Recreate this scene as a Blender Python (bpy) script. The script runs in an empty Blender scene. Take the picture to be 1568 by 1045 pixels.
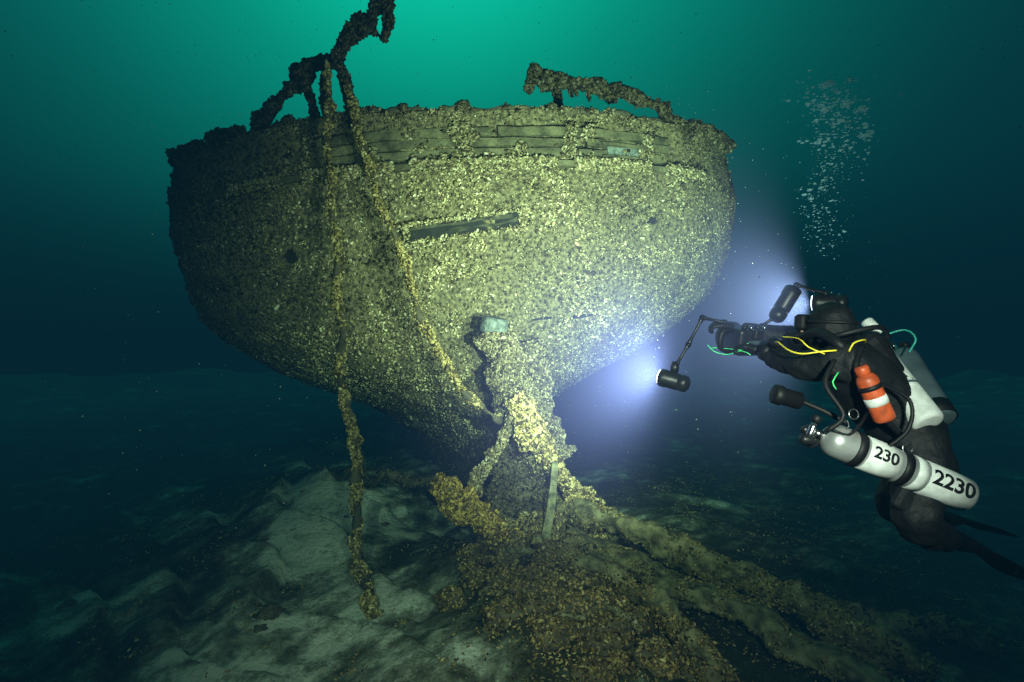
import bpy, math, random
import numpy as np
from mathutils import Vector, Matrix, noise, Euler

rng = np.random.default_rng(7)
random.seed(7)
sc = bpy.context.scene

# ------------------------------------------------------------------ helpers
def link(o, parent=None):
    sc.collection.objects.link(o)
    if parent: o.parent = parent
    return o

def empty(name, parent=None):
    o = bpy.data.objects.new(name, None); o.empty_display_size = .2
    return link(o, parent)

def mesh_obj(name, verts, faces, mats, parent=None, smooth=True, mi=None):
    me = bpy.data.meshes.new(name)
    me.from_pydata([tuple(map(float, v)) for v in verts], [], [tuple(map(int, f)) for f in faces])
    if not isinstance(mats, (list, tuple)): mats = [mats]
    for m in mats: me.materials.append(m)
    if mi is not None: me.polygons.foreach_set("material_index", mi)
    if smooth: me.polygons.foreach_set("use_smooth", [True]*len(me.polygons))
    me.update()
    return link(bpy.data.objects.new(name, me), parent)

def nodes(mat):
    mat.use_nodes = True
    nt = mat.node_tree
    return nt, nt.nodes, nt.links

def simple(name, col, rough=.6, metal=0., var=.25, scale=12., bump=.0, bscale=40., spec=.4):
    m = bpy.data.materials.new(name); nt, N, L = nodes(m)
    b = N["Principled BSDF"]; b.inputs["Roughness"].default_value = rough
    b.inputs["Metallic"].default_value = metal
    b.inputs["Specular IOR Level"].default_value = spec
    tc = N.new("ShaderNodeTexCoord"); no = N.new("ShaderNodeTexNoise")
    no.inputs["Scale"].default_value = scale; no.inputs["Detail"].default_value = 6
    L.new(tc.outputs["Object"], no.inputs["Vector"])
    mx = N.new("ShaderNodeMix"); mx.data_type = 'RGBA'
    mx.inputs[6].default_value = (*[c*(1-var) for c in col], 1)
    mx.inputs[7].default_value = (*[min(1, c*(1+var)) for c in col], 1)
    rp = N.new("ShaderNodeMapRange"); rp.inputs[1].default_value = .35; rp.inputs[2].default_value = .65
    L.new(no.outputs["Fac"], rp.inputs[0]); L.new(rp.outputs[0], mx.inputs[0])
    L.new(mx.outputs[2], b.inputs["Base Color"])
    if bump > 0:
        n2 = N.new("ShaderNodeTexNoise"); n2.inputs["Scale"].default_value = bscale; n2.inputs["Detail"].default_value = 8
        L.new(tc.outputs["Object"], n2.inputs["Vector"])
        bp = N.new("ShaderNodeBump"); bp.inputs["Strength"].default_value = bump; bp.inputs["Distance"].default_value = .03
        L.new(n2.outputs["Fac"], bp.inputs["Height"]); L.new(bp.outputs[0], b.inputs["Normal"])
    return m

# ------------------------------------------------------------------ materials
def mussel_mat():
    m = bpy.data.materials.new("mussel_shell"); nt, N, L = nodes(m)
    b = N["Principled BSDF"]; b.inputs["Roughness"].default_value = .9
    b.inputs["Specular IOR Level"].default_value = .08
    a = N.new("ShaderNodeAttribute"); a.attribute_name = "Col"
    tc = N.new("ShaderNodeTexCoord"); no = N.new("ShaderNodeTexNoise"); no.inputs["Scale"].default_value = 70
    L.new(tc.outputs["Object"], no.inputs["Vector"])
    rp = N.new("ShaderNodeMapRange"); rp.inputs[1].default_value = .3; rp.inputs[2].default_value = .7
    rp.inputs[3].default_value = .6; rp.inputs[4].default_value = 1.3
    L.new(no.outputs["Fac"], rp.inputs[0])
    vm = N.new("ShaderNodeVectorMath"); vm.operation = 'SCALE'
    L.new(a.outputs["Color"], vm.inputs[0]); L.new(rp.outputs[0], vm.inputs["Scale"])
    L.new(vm.outputs[0], b.inputs["Base Color"])
    return m
M_MUS = mussel_mat()
M_WOOD = simple("waterlogged_wood", (.09, .075, .04), .85, var=.5, scale=6, bump=.8, bscale=30)
M_HULL = simple("encrusted_hull_planks", (.16, .13, .062), .9, var=.75, scale=24, bump=1., bscale=60)
M_PLANK = simple("bare_plank", (.10, .088, .042), .8, var=.6, scale=5, bump=.8, bscale=25)
M_TIMB = simple("silt_covered_timber", (.17, .155, .075), .95, var=.6, scale=9, bump=1., bscale=16, spec=.1)
M_HOLESHADE = simple("painted_opening_shade", (.014, .014, .010), .9)  # near-black colour stands in for the unlit inside of openings
M_IRON = simple("grey_iron", (.13, .15, .12), .7, var=.5, scale=15, bump=.8)
M_SUIT = simple("drysuit_black", (.006, .007, .009), .65, var=.3, scale=10, bump=.5, bscale=18, spec=.3)
M_RUB = simple("black_rubber", (.006, .006, .008), .55, spec=.3)
M_HOUS = simple("housing_metal", (.016, .018, .021), .4, metal=.3)
M_STEEL = simple("tank_aluminium", (.42, .44, .45), .38, metal=.6, var=.22, scale=14)
M_WHITE = simple("white_paint", (.68, .71, .71), .45, var=.14, scale=30)
M_TGREY = simple("tank_dark_grey", (.07, .10, .12), .4, var=.2)
M_ORANGE = simple("orange_bottle_paint", (.42, .07, .02), .45, var=.3, scale=25)
M_RED = simple("red_label", (.5, .03, .03), .5)
M_YEL = simple("yellow_hose", (.75, .62, .04), .4)
M_GRN = simple("green_lanyard", (.08, .75, .25), .4)
M_TEAL = simple("teal_hose", (.03, .35, .30), .4)
M_CHROME = simple("chrome", (.5, .5, .52), .25, metal=1., var=.02)
M_SKIN = simple("skin", (.40, .25, .18), .5)
M_GLASS = simple("mask_glass", (.05, .07, .08), .05, spec=.8)

# ------------------------------------------------------------------ mussels
T = np.array([(-1,0,0),
    (-.35,.42,0),(-.35,0,.30),(-.35,-.42,0),(-.35,0,-.30),
    (.40,.52,0),(.40,0,.38),(.40,-.52,0),(.40,0,-.38),
    (1,0,0)], float)
F = []
for k in range(4): F.append((0, 1+(k+1)%4, 1+k))
for k in range(4): F.append((1+k, 1+(k+1)%4, 5+(k+1)%4, 5+k))
for k in range(4): F.append((9, 5+k, 5+(k+1)%4))
PALETTE = np.array([(.075,.056,.030),(.19,.152,.072),(.33,.27,.127),(.46,.39,.20),(.62,.55,.34)])
def shells(name, pts, nrm, size, parent=None, lean=.55, bright=1., tint=(1,1,1), weights=(.20,.25,.27,.21,.07), colf=None):
    n = len(pts)
    if n == 0: return None
    rnd = rng.normal(size=(n,3))
    d = rnd - (rnd*nrm).sum(1)[:,None]*nrm
    d /= np.linalg.norm(d,axis=1)[:,None]+1e-9
    up = rng.uniform(-.1, 1.2, n)[:,None]*lean
    x = d + nrm*up; x /= np.linalg.norm(x,axis=1)[:,None]
    y = np.cross(nrm, x); y /= np.linalg.norm(y,axis=1)[:,None]+1e-9
    z = np.cross(x, y)
    s = size*rng.lognormal(0, .35, n)
    s = np.clip(s, size*.4, size*2.2)
    V = (T[None,:,0,None]*x[:,None,:] + T[None,:,1,None]*y[:,None,:] + T[None,:,2,None]*z[:,None,:])*s[:,None,None]
    V += (pts + nrm*(s*.25)[:,None])[:,None,:]
    V = V.reshape(-1,3)
    lf = np.array([v for f in F for v in f]); ll = np.array([len(f) for f in F])
    loops = (lf[None,:] + (np.arange(n)*10)[:,None]).ravel()
    tot = np.tile(ll, n); start = np.concatenate([[0], np.cumsum(tot)[:-1]])
    me = bpy.data.meshes.new(name)
    me.vertices.add(len(V)); me.vertices.foreach_set("co", V.ravel().astype(np.float32))
    me.loops.add(len(loops)); me.loops.foreach_set("vertex_index", loops.astype(np.int32))
    me.polygons.add(len(tot)); me.polygons.foreach_set("loop_start", start.astype(np.int32))
    me.polygons.foreach_set("loop_total", tot.astype(np.int32))
    me.update(calc_edges=True); me.validate()
    ci = rng.choice(5, size=n, p=weights)
    col = PALETTE[ci]*rng.uniform(.75,1.25,n)[:,None]*np.array(tint)*bright
    if colf is not None: col = col*colf[:,None]
    ca = me.color_attributes.new("Col", 'FLOAT_COLOR', 'POINT')
    c4 = np.ones((n,10,4), np.float32); c4[:,:,:3] = col[:,None,:]
    ca.data.foreach_set("color", c4.ravel())
    me.materials.append(M_MUS)
    return link(bpy.data.objects.new(name, me), parent)

def sample(verts, faces, n):
    V = np.array(verts, float); tris = []
    for f in faces:
        for k in range(1, len(f)-1): tris.append((f[0], f[k], f[k+1]))
    t = np.array(tris); a, b, c = V[t[:,0]], V[t[:,1]], V[t[:,2]]
    cr = np.cross(b-a, c-a); ar = np.linalg.norm(cr,axis=1)
    idx = rng.choice(len(t), size=n, p=ar/ar.sum())
    r1 = np.sqrt(rng.random(n)); r2 = rng.random(n)
    p = (1-r1)[:,None]*a[idx] + (r1*(1-r2))[:,None]*b[idx] + (r1*r2)[:,None]*c[idx]
    nn = cr[idx]/(ar[idx][:,None]+1e-12)
    return p, nn

def catmull(pts, step=.06):
    P = [Vector(p) for p in pts]
    P = [P[0]*2-P[1]] + P + [P[-1]*2-P[-2]]
    out = []
    for i in range(1, len(P)-2):
        n = max(2, int((P[i+1]-P[i]).length/step))
        for k in range(n):
            t = k/n
            out.append(.5*((2*P[i]) + (-P[i-1]+P[i+1])*t + (2*P[i-1]-5*P[i]+4*P[i+1]-P[i+2])*t*t + (-P[i-1]+3*P[i]-3*P[i+1]+P[i+2])*t**3))
    out.append(P[-2]); return out

def tube_geo(pts, r, segs=10, step=.06, rough=0., flat=1., jit=0., seed=0, up=None, sq=0.):
    C = catmull(pts, step); n = len(C)
    if jit:
        for i in range(n):
            q = C[i]*2.3 + Vector((seed, 0, 0)); C[i] = C[i] + noise.noise_vector(q)*jit
    R = r if callable(r) else (lambda t: r)
    verts, faces = [], []
    ref = Vector(up) if up else Vector((.13, .9, .41))
    for i, c in enumerate(C):
        tg = (C[min(i+1,n-1)]-C[max(i-1,0)]).normalized()
        a = tg.cross(ref).normalized(); b = tg.cross(a)
        for k in range(segs):
            an = 2*math.pi*k/segs
            ca, sa = math.cos(an), math.sin(an)
            if sq:
                m = (abs(ca)**sq+abs(sa)**sq)**(-1/sq); ca, sa = ca*m, sa*m
            d = a*ca + b*sa*flat
            rr = R(i/(n-1))
            if rough:
                q = c+d*rr
                rr *= 1 + rough*(noise.noise(q*7 + Vector((seed,3,1)))*1.5 + noise.noise(q*19)*.8)
            verts.append(c + d*rr)
    for i in range(n-1):
        for k in range(segs):
            k2 = (k+1)%segs
            faces.append((i*segs+k, i*segs+k2, (i+1)*segs+k2, (i+1)*segs+k))
    faces.append(tuple(range(segs))[::-1]); faces.append(tuple((n-1)*segs+k for k in range(segs)))
    faces = [tuple(reversed(f)) for f in faces]
    return [tuple(v) for v in verts], faces

def fix_normals(p, nn, axis_pts):
    A = np.array([tuple(a) for a in axis_pts])
    out = np.empty(len(p), int)
    for i0 in range(0, len(p), 4000):
        q = p[i0:i0+4000]
        out[i0:i0+4000] = ((q[:,None,:]-A[None])**2).sum(2).argmin(1)
    d = p - A[out]
    s = np.sign((d*nn).sum(1)); s[s==0] = 1
    return nn*s[:,None]

def encrusted(name, pts, r, n, size, parent=None, mat=None, segs=10, rough=.35, flat=1., jit=.02, seed=0, bright=1., tint=(1,1,1), sname="mussels", lean=.6, up=None, clump=0., sq=0., step=.06, thr=-.25, **kw):
    v, f = tube_geo(pts, r, segs, rough=rough, flat=flat, jit=jit, seed=seed, up=up, sq=sq, step=step)
    o = mesh_obj(name, v, f, mat or M_WOOD, parent)
    if n:
        p, nn = sample(v, f, n)
        nn = fix_normals(p, nn, catmull(pts, .08))
        if clump:
            k = np.array([noise.noise(Vector(q*4)+Vector((seed,0,0))) > thr+clump*rng.random()*.6 for q in p])
            p, nn = p[k], nn[k]
        shells(sname, p, nn, size, o, lean=lean, bright=bright, tint=tint, **kw)
    return o

# ------------------------------------------------------------------ SHIP
ZT = [-.4, .8, 1.5, 2.0, 2.4, 2.8, 3.2, 3.8, 4.6, 5.6]
TB = [.4, 1.0, 1.9, 2.75, 3.3, 3.62, 3.8, 3.92, 3.97, 3.88]
TS = [.6, .55, .52, .45, .38, .28, .2, .1, .03, 0]
TP = [.9, .95, 1.1, 1.4, 1.9, 2.45, 2.9, 3.2, 3.5, 3.6]
TL = [4, 4, 4, 3.6, 3.1, 2.7, 2.4, 2.3, 2.2, 2.2]
def hs(w, z):
    B, S, p, L = (float(np.interp(z, ZT, t)) for t in (TB, TS, TP, TL))
    q = min(abs(w)/B, 1.)
    return S + L*(1-(1-q**p)**(1/p))
def crown(w, z): return -.40*(abs(w)/3.8)**2.2*min(1, max(0, (z-3.0)/2.2))
pivot = Vector((-.20, 6.8, 0))
SM = Matrix.Translation(pivot) @ Matrix.Rotation(math.radians(10), 4, 'Z') @ Matrix.Translation((0,0,3)) @ Matrix.Rotation(math.radians(-4.6), 4, 'Y') @ Matrix.Translation((0,0,-3))
def hp(w, z, off=0.):
    s = hs(w, z)
    if off:
        e = .02
        dw = (hs(w+e, z)-hs(w-e, z))/(2*e); dz = (hs(w, z+e)-hs(w, z-e))/(2*e)
        n = Vector((dw, -1, dz)).normalized()
        return Vector((w, s, z+crown(w, z))) + n*off
    return Vector((w, s, z+crown(w, z)))

ship = empty("wooden_shipwreck"); ship.matrix_world = SM
ZTOP = 5.36
nz, na, nf = 110, 140, 26
rows = []
for j in range(nz+1):
    z = -.4 + (ZTOP+.4)*j/nz
    B, S, p, L = (float(np.interp(z, ZT, t)) for t in (TB, TS, TP, TL))
    row = []
    def pt(w, s):
        q = Vector((w, s, z+crown(w, z)))
        d = noise.noise(q*1.1)*.09 + noise.noise(q*4.)*.045
        return (q.x, q.y - d, q.z)
    side = [(i/nf)**1.3*11 for i in range(nf, 0, -1)]
    for ds in side: row.append(pt(-B, S+L+ds))
    for i in range(na+1):
        th = math.pi*i/na
        c = -math.cos(th); sn = math.sin(th)
        w = B*math.copysign(abs(c)**(2/p), c); s = S + L*(1-max(0, sn)**(2/p))
        row.append(pt(w, s))
    for ds in reversed(side): row.append(pt(B, S+L+ds))
    rows.append(row)
W = len(rows[0]); hv = [v for r in rows for v in r]; hf = []
for j in range(nz):
    for i in range(W-1): hf.append((j*W+i, j*W+i+1, (j+1)*W+i+1, (j+1)*W+i))
hull = mesh_obj("hull", hv, hf, M_HULL, ship)
dv = [(x*.965, y+.14, z) for (x,y,z) in rows[-1]] + [(x*.965, y+.14, z-.6) for (x,y,z) in rows[-1]]
df = [(i, W+i, W+i+1, i+1) for i in range(W-1)]
mesh_obj("bulwark_inside", dv, df, M_WOOD, ship)
dk = [(x*.965, y+.14, z-.6) for (x,y,z) in rows[-1]]
mesh_obj("deck", dk, [(i, i+1, W-2-i, W-1-i) for i in range(W//2-1)], M_PLANK, ship, smooth=False)
cap = [hp(w, ZTOP, 0)+Vector((0,.04,.0)) for w in np.linspace(-3.6, 3.6, 26)]
encrusted("taffrail_cap", cap, .055, 5200, .024, ship, flat=.6, bright=.5, rough=.7, jit=.05, clump=1.)

p, nn = sample(hv, hf, 430000)
nn = nn*np.sign(-(nn[:,1]) + 1e-6 + np.where(np.abs(p[:,1])>2.5, nn[:,0]*np.sign(p[:,0])*5, 0))[:,None]
sel = (p[:,1] < 5.0) & (p[:,2] > -.2); p, nn = p[sel], nn[sel]
keep = np.ones(len(p), bool); cf = np.ones(len(p))
for i in range(len(p)):
    x, y, z = p[i]
    zl = z - crown(x, z)
    v = Vector((x, y, z))
    m = noise.noise(v*2.0) + .8*noise.noise(v*7) + .6*noise.noise(Vector((x*.7, y*.7, zl*9)))
    pr = min(1, max(.20, .62+m*1.25))
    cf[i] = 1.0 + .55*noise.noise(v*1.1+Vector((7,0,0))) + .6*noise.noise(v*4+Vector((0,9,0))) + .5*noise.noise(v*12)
    if 4.72 < zl < 5.22 and -2.8 < x < 2.6:
        q = max(0, noise.noise(Vector((x*2.2, 0, z*1.2)))*3.2)
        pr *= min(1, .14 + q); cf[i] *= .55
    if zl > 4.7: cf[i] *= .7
    if 3.92+.10*x < zl < 4.12+.10*x and -1.0 < x < .42: pr *= .06
    for (cx, cz, cr_) in ((-2.3, 3.82, .008), (2.15, 4.03, .004)):
        if (x-cx)**2+(zl-cz)**2 < cr_: pr = 0
    if abs(x) > 2.2: cf[i] *= max(.40, 1-(abs(x)-2.2)*.45)  # light falloff toward the hull sides put into shell colour
    if y > 3: pr *= .4
    if z < 2: pr *= .6; cf[i] *= .8  # lower hull shadow partly painted into shell colour
    if rng.random() > pr: keep[i] = False
p, nn, cf = p[keep], nn[keep], np.clip(cf[keep], .3, 1.7)
print("hull mussels", len(p))
shells("hull_mussels", p, nn, .0170, ship, lean=.85, colf=cf)
q = rng.random(len(p)) < .05
off = np.array([noise.noise(Vector(v*3.5)) for v in p[q]])
qq = off > .02
shells("hull_mussel_clumps", p[q][qq]+nn[q][qq]*.025, nn[q][qq], .025, ship, lean=.9, colf=cf[q][qq])

def strip(name, w0, w1, z0, z1, off, thick, mat, slope=0., parent=ship, n=60, rag=.010):
    v, f = [], []
    for i in range(n+1):
        w = w0+(w1-w0)*i/n; dz = slope*w
        jit = .01*noise.noise(Vector((w*5, z0, 0)))
        r0 = rag*noise.noise(Vector((w*4, z0*9, 3)))*2; r1 = rag*noise.noise(Vector((w*4, z0*9, 8)))*2
        for (zz, oo) in ((z0+r0, off-thick), (z0+r0, off+jit), (z1+r1, off+jit), (z1+r1, off-thick)):
            v.append(tuple(hp(w, zz+dz, oo)))
    for i in range(n):
        a = i*4; b = a+4
        for k in range(4): f.append((a+k, a+(k+1)%4, b+(k+1)%4, b+k))
    f.append((0,1,2,3)); f.append((n*4+3, n*4+2, n*4+1, n*4))
    return mesh_obj(name, v, f, mat, parent, smooth=False)
for k, (z0, a, b) in enumerate(((4.80,-2.3,.4),(4.80,.5,2.3),(4.92,-2.5,1.2),(4.93,1.3,2.4),(5.045,-1.9,.1),(5.05,.2,2.4))):
    strip("transom_plank_%d"%k, a, b, z0, z0+.095, .045, .05, M_PLANK, n=40)
strip("transom_moulding", -2.9, 2.9, 4.66, 4.73, .11, .11, M_PLANK)
M_PDARK = simple("plank_painted_shade", (.05, .046, .024), .85, var=.6, scale=7, bump=.8, bscale=25)  # darker plank copy, shade of the recess put into its colour
strip("name_board_shade_strip", -.98, .40, 3.92, 4.12, .040, .04, M_HOLESHADE, .09, rag=.03)  # dark strip sits proud of the hull, paints a recess in shade
strip("name_board_plank_a", -.93, .30, 4.06, 4.09, .050, .05, M_PDARK, .09, rag=.014)
strip("name_board_plank_b", -.60, .36, 3.98, 4.02, .048, .05, M_PDARK, .12, rag=.018)
strip("stern_window", 1.55, 1.95, 4.87, 4.97, .065, .05, M_IRON, -.02, n=6)
strip("window_frame_top", 1.48, 2.05, 4.98, 5.02, .08, .06, M_PLANK, -.02, n=6)
strip("window_frame_bottom", 1.48, 2.05, 4.82, 4.86, .08, .06, M_PLANK, -.02, n=6)
strip("lower_crack_a", .45, .75, 2.80, 2.82, .02, .05, M_HOLESHADE, .03, n=8)
strip("lower_crack_b", 1.05, 1.45, 2.76, 2.79, .02, .05, M_HOLESHADE, .05, n=8)
pp = []
for i in range(900):
    w = rng.uniform(-1.08, .48); z = rng.choice([3.91, 4.13]) + rng.normal()*.016
    pp.append(tuple(hp(w, z+.09*w, .045)))
for i in range(120):
    w = rng.choice([-.98, .41])+rng.normal()*.02; z = rng.uniform(3.9, 4.14)
    pp.append(tuple(hp(w, z+.09*w, .045)))
shells("recess_edge_mussels", np.array(pp), np.tile([0,-1,.2], (len(pp),1)), .018, ship)
pp, pn = [], []
for i in range(6500):
    w = rng.uniform(-2.9, 2.9); z = rng.choice([4.655, 4.73, 4.73]) + rng.normal()*.02
    if noise.noise(Vector((w*2.5, 2, 0))) < -.25: continue
    pp.append(hp(w, z, .11)); pn.append((0, -.85, .5))
shells("moulding_mussels", np.array([tuple(a) for a in pp]), np.array(pn), .019, ship, bright=.85)
pp = []
for i in range(9000):
    w = rng.uniform(-2.6, 2.5); z = rng.uniform(4.75, 5.2)
    if noise.noise(Vector((w*2.2, 5, z*1.0))) + .5*noise.noise(Vector((w*7, 5, z*7))) < .18: continue
    pp.append(tuple(hp(w, z, .05)))
shells("plank_mussels", np.array(pp), np.tile([0,-1,.1], (len(pp),1)), .020, ship, bright=.7)
for (cx, cz, pr_) in ((-2.3, 3.82, .075), (2.15, 4.03, .05)):
    c = hp(cx, cz, .03); n = (hp(cx, cz, .2)-c).normalized()
    a = n.cross(Vector((0,0,1))).normalized(); b = n.cross(a)
    v = [tuple(c + (a*math.cos(k/24*2*math.pi)+b*math.sin(k/24*2*math.pi)*.8)*pr_*(1+.8*noise.noise(Vector((math.cos(k/24*6.283)*1.9, math.sin(k/24*6.283)*1.9, cx))))) for k in range(24)]
    v += [tuple(Vector(q)-n*.12) for q in v]
    mesh_obj("hawse_hole_dark_disc", v, [tuple(range(24))]+[(k, (k+1)%24, 24+(k+1)%24, 24+k) for k in range(24)], M_HOLESHADE, ship, smooth=False)  # proud dark disc painting the shaded inside of a hole

def lump(name, c, r, n, size, parent=None, mat=None, squash=.7, bright=.6, seed=0, keepup=False, tint=(1,1,1)):
    v, f = [], []
    U, Vn = 20, 12
    for j in range(Vn+1):
        ph = math.pi*j/Vn
        for i in range(U):
            th = 2*math.pi*i/U
            d = Vector((math.sin(ph)*math.cos(th), math.sin(ph)*math.sin(th), math.cos(ph)))
            rr = r*(1+.45*noise.noise(d*1.7+Vector((seed*3.1, seed, 0)))+.2*noise.noise(d*5+Vector((seed,0,0))))
            v.append((c[0]+d.x*rr, c[1]+d.y*rr, c[2]+d.z*rr*squash))
    for j in range(Vn):
        for i in range(U):
            i2 = (i+1)%U; f.append((j*U+i, (j+1)*U+i, (j+1)*U+i2, j*U+i2))
    o = mesh_obj(name, v, f, mat or M_WOOD, parent)
    if n:
        p, nn = sample(v, f, n); d = p-np.array(c); s = np.sign((d*nn).sum(1)); nn = nn*s[:,None]
        if keepup: k = nn[:,2] > -.1; p, nn = p[k], nn[k]
        shells("mussels", p, nn, size, o, lean=.8, bright=bright, tint=tint)
    return o
for k, (w, r) in enumerate(((-3.5,.16),(-3.3,.12),(-3.0,.14),(-2.8,.09),(-2.2,.07),(-.9,.05),(-.2,.07),(.9,.05),(2.6,.08),(2.85,.13),(3.1,.14),(3.3,.12),(3.5,.14))):
    c = hp(w, ZTOP, 0)+Vector((0,.05,.05))
    lump("stanchion_stub", tuple(c), r, 420, .026, ship, bright=.3, seed=k)
for sgn in (-1, 1):
    pts = [hp(sgn*float(np.interp(z, ZT, TB))*.98, z, .0) for z in np.linspace(5.25, 2.9, 14)]
    encrusted("quarter_timber", pts, .06, 4600, .024, ship, rough=.5, jit=.05, bright=.3, seed=sgn*4, clump=1.)

# broken rails
rails = empty("broken_stern_rail")
B = .25
encrusted("rail_timber", [(-2.87,6.6,4.85),(-2.8,6.6,5.30),(-2.38,6.6,5.74),(-2.0,6.55,5.97),(-1.72,6.5,6.20),(-1.56,6.5,6.40),(-1.47,6.5,6.75)], lambda t:.066+.02*math.sin(t*19), 4600, .026, rails, rough=.8, bright=B, seed=1, jit=.05)
encrusted("rail_post_a", [(-2.1,6.55,5.85),(-2.14,6.5,5.55),(-2.12,6.55,5.0)], .038, 1000, .024, rails, bright=B, seed=2)
encrusted("rail_post_b", [(-2.0,6.5,5.9),(-1.92,6.5,5.6),(-1.80,6.55,5.05)], .045, 1000, .024, rails, bright=B, seed=3)
encrusted("rail_post_c", [(-2.42,6.55,5.6),(-2.33,6.55,5.42),(-2.25,6.6,5.0)], .035, 700, .024, rails, bright=B, seed=4)
encrusted("hanging_timber", [(-1.48,6.5,6.6),(-1.42,6.5,6.35),(-1.46,6.5,6.03)], lambda t:.075-.05*t, 900, .026, rails, rough=.6, bright=B, seed=5)
encrusted("hanging_weed", [(-1.72,6.5,6.22),(-1.58,6.5,6.14),(-1.56,6.5,6.10)], .03, 200, .022, rails, bright=B, seed=6)
encrusted("knee_timber", [(-1.9,6.5,6.1),(-1.98,6.5,5.85),(-2.0,6.5,5.7)], .04, 300, .024, rails, bright=B, seed=16)
encrusted("rail_timber_b", [(.24,7.4,6.06),(.64,7.4,5.98),(1.24,7.4,5.88),(1.70,7.4,5.75),(1.95,7.4,5.60),(2.3,7.45,5.25)], lambda t:.066+.012*math.sin(t*15), 4600, .026, rails, rough=.8, bright=B, seed=7, jit=.05)
encrusted("rail_end", [(.34,7.4,6.14),(.26,7.4,6.0),(.22,7.4,5.86)], lambda t:.075-.04*t, 800, .026, rails, bright=B, seed=8)
encrusted("rail_post_d", [(.56,7.4,6.0),(.6,7.4,5.75),(.6,7.35,5.35)], .038, 700, .024, rails, bright=B, seed=9)
for k in range(12):
    x = .6+.13*k+random.gauss(0,.03); z = 5.98-.12*(x-.24)-.05
    encrusted("weed_tuft", [(x,7.4,z),(x+.01,7.4,z-.05),(x+.02,7.4,z-.07-.09*random.random())], lambda t:.025-.018*t, 80, .018, rails, bright=B*.8, seed=20+k)

RT = (1.08,1,.74)
encrusted("encrusted_rope", [(-2.1,6.4,5.75),(-2.03,6.27,4.9),(-1.98,6.27,4.3),(-1.91,6.27,3.12),(-1.84,6.3,2.03),(-1.73,6.3,1.31),(-1.67,6.25,.73),(-1.62,6.0,.36),(-1.45,5.6,.16),(-1.3,5.3,.05)],
          lambda t:.034+.03*max(0,t-.35), 9500, .021, None, jit=.07, rough=.9, bright=.95, tint=RT, seed=11, clump=.6)
encrusted("encrusted_rope", [(-1.86,6.45,5.5),(-1.62,6.3,4.6),(-1.28,6.3,3.7),(-.99,6.35,2.83),(-.64,6.45,2.17),(-.36,6.55,1.82),(-.1,6.7,1.66)],
          .034, 6000, .021, None, jit=.06, rough=.9, bright=.95, tint=RT, seed=12, clump=.6)

# ------------------------------------------------------------------ rudder
rud = empty("ship_rudder")
Y = (1.1,1.03,.8)
encrusted("rudder_stock", [(-.20,6.78,2.72),(-.10,6.80,2.4),(.04,6.82,1.9),(.26,6.85,1.45),(.48,6.85,1.1)], lambda t:.20+.14*t, 16000, .019, rud, flat=.8, rough=.25, bright=.62, seed=30)  # shells darkened: dimmer light on the stock put into their colour
encrusted("sternpost", [(.15,6.95,2.6),(.28,7,1.9),(.36,7,1.3),(.4,7,.3)], .22, 8000, .020, rud, rough=.3, seed=31, bright=.7)
encrusted("rudder_arm", [(.02,6.60,1.95),(.20,6.56,1.6),(.45,6.56,1.25),(.68,6.62,.9),(.88,6.7,.62),(1.15,6.75,.25)], lambda t:.12+.035*math.sin(t*9), 9500, .023, rud, rough=.6, bright=1.2, tint=Y, seed=32, jit=.05)
encrusted("rudder_brace", [(.06,6.6,1.78),(-.1,6.6,1.5),(-.28,6.6,1.2),(-.42,6.6,.95),(-.48,6.6,.7)], .06, 2600, .022, rud, rough=.7, bright=.85, seed=33, jit=.05)
encrusted("rudder_blade", [(.1,6.85,1.5),(.12,6.9,1.0),(.15,6.9,.2)], lambda t:.33+.2*t, 5000, .020, rud, rough=.2, flat=.35, bright=.26, seed=34, up=(0,1,0))
encrusted("rudder_heel", [(-.2,6.7,.22),(.2,6.65,.34),(.6,6.65,.38)], .22, 6000, .021, rud, rough=.6, bright=.75, tint=Y, seed=35)
def lathe(name, p0, p1, prof, mat, parent=None, segs=24, smooth=True, caps=True):
    p0, p1 = Vector(p0), Vector(p1); ax = p1-p0; L = ax.length; ax.normalize()
    a = ax.cross(Vector((0,0,1)) if abs(ax.z) < .9 else Vector((1,0,0))).normalized(); b = ax.cross(a)
    v, f = [], []
    for (t, r) in prof:
        for k in range(segs):
            an = 2*math.pi*k/segs
            v.append(tuple(p0+ax*(t*L)+(a*math.cos(an)+b*math.sin(an))*r))
    for j in range(len(prof)-1):
        for k in range(segs):
            k2 = (k+1)%segs; f.append((j*segs+k, j*segs+k2, (j+1)*segs+k2, (j+1)*segs+k))
    if caps: f.append(tuple(range(segs))[::-1]); f.append(tuple((len(prof)-1)*segs+k for k in range(segs)))
    return mesh_obj(name, v, f, mat, parent, smooth)
lathe("stock_head", (-.22,6.62,2.70), (-.19,6.60,2.87), [(0,.16),(.1,.165),(.6,.16),(.9,.15),(1,.135)], M_IRON, rud, 20, smooth=False)
encrusted("stock_collar", [(-.42,6.68,2.60),(-.2,6.48,2.68),(.02,6.68,2.64)], .04, 900, .021, rud, seed=36, bright=.7)

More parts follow.
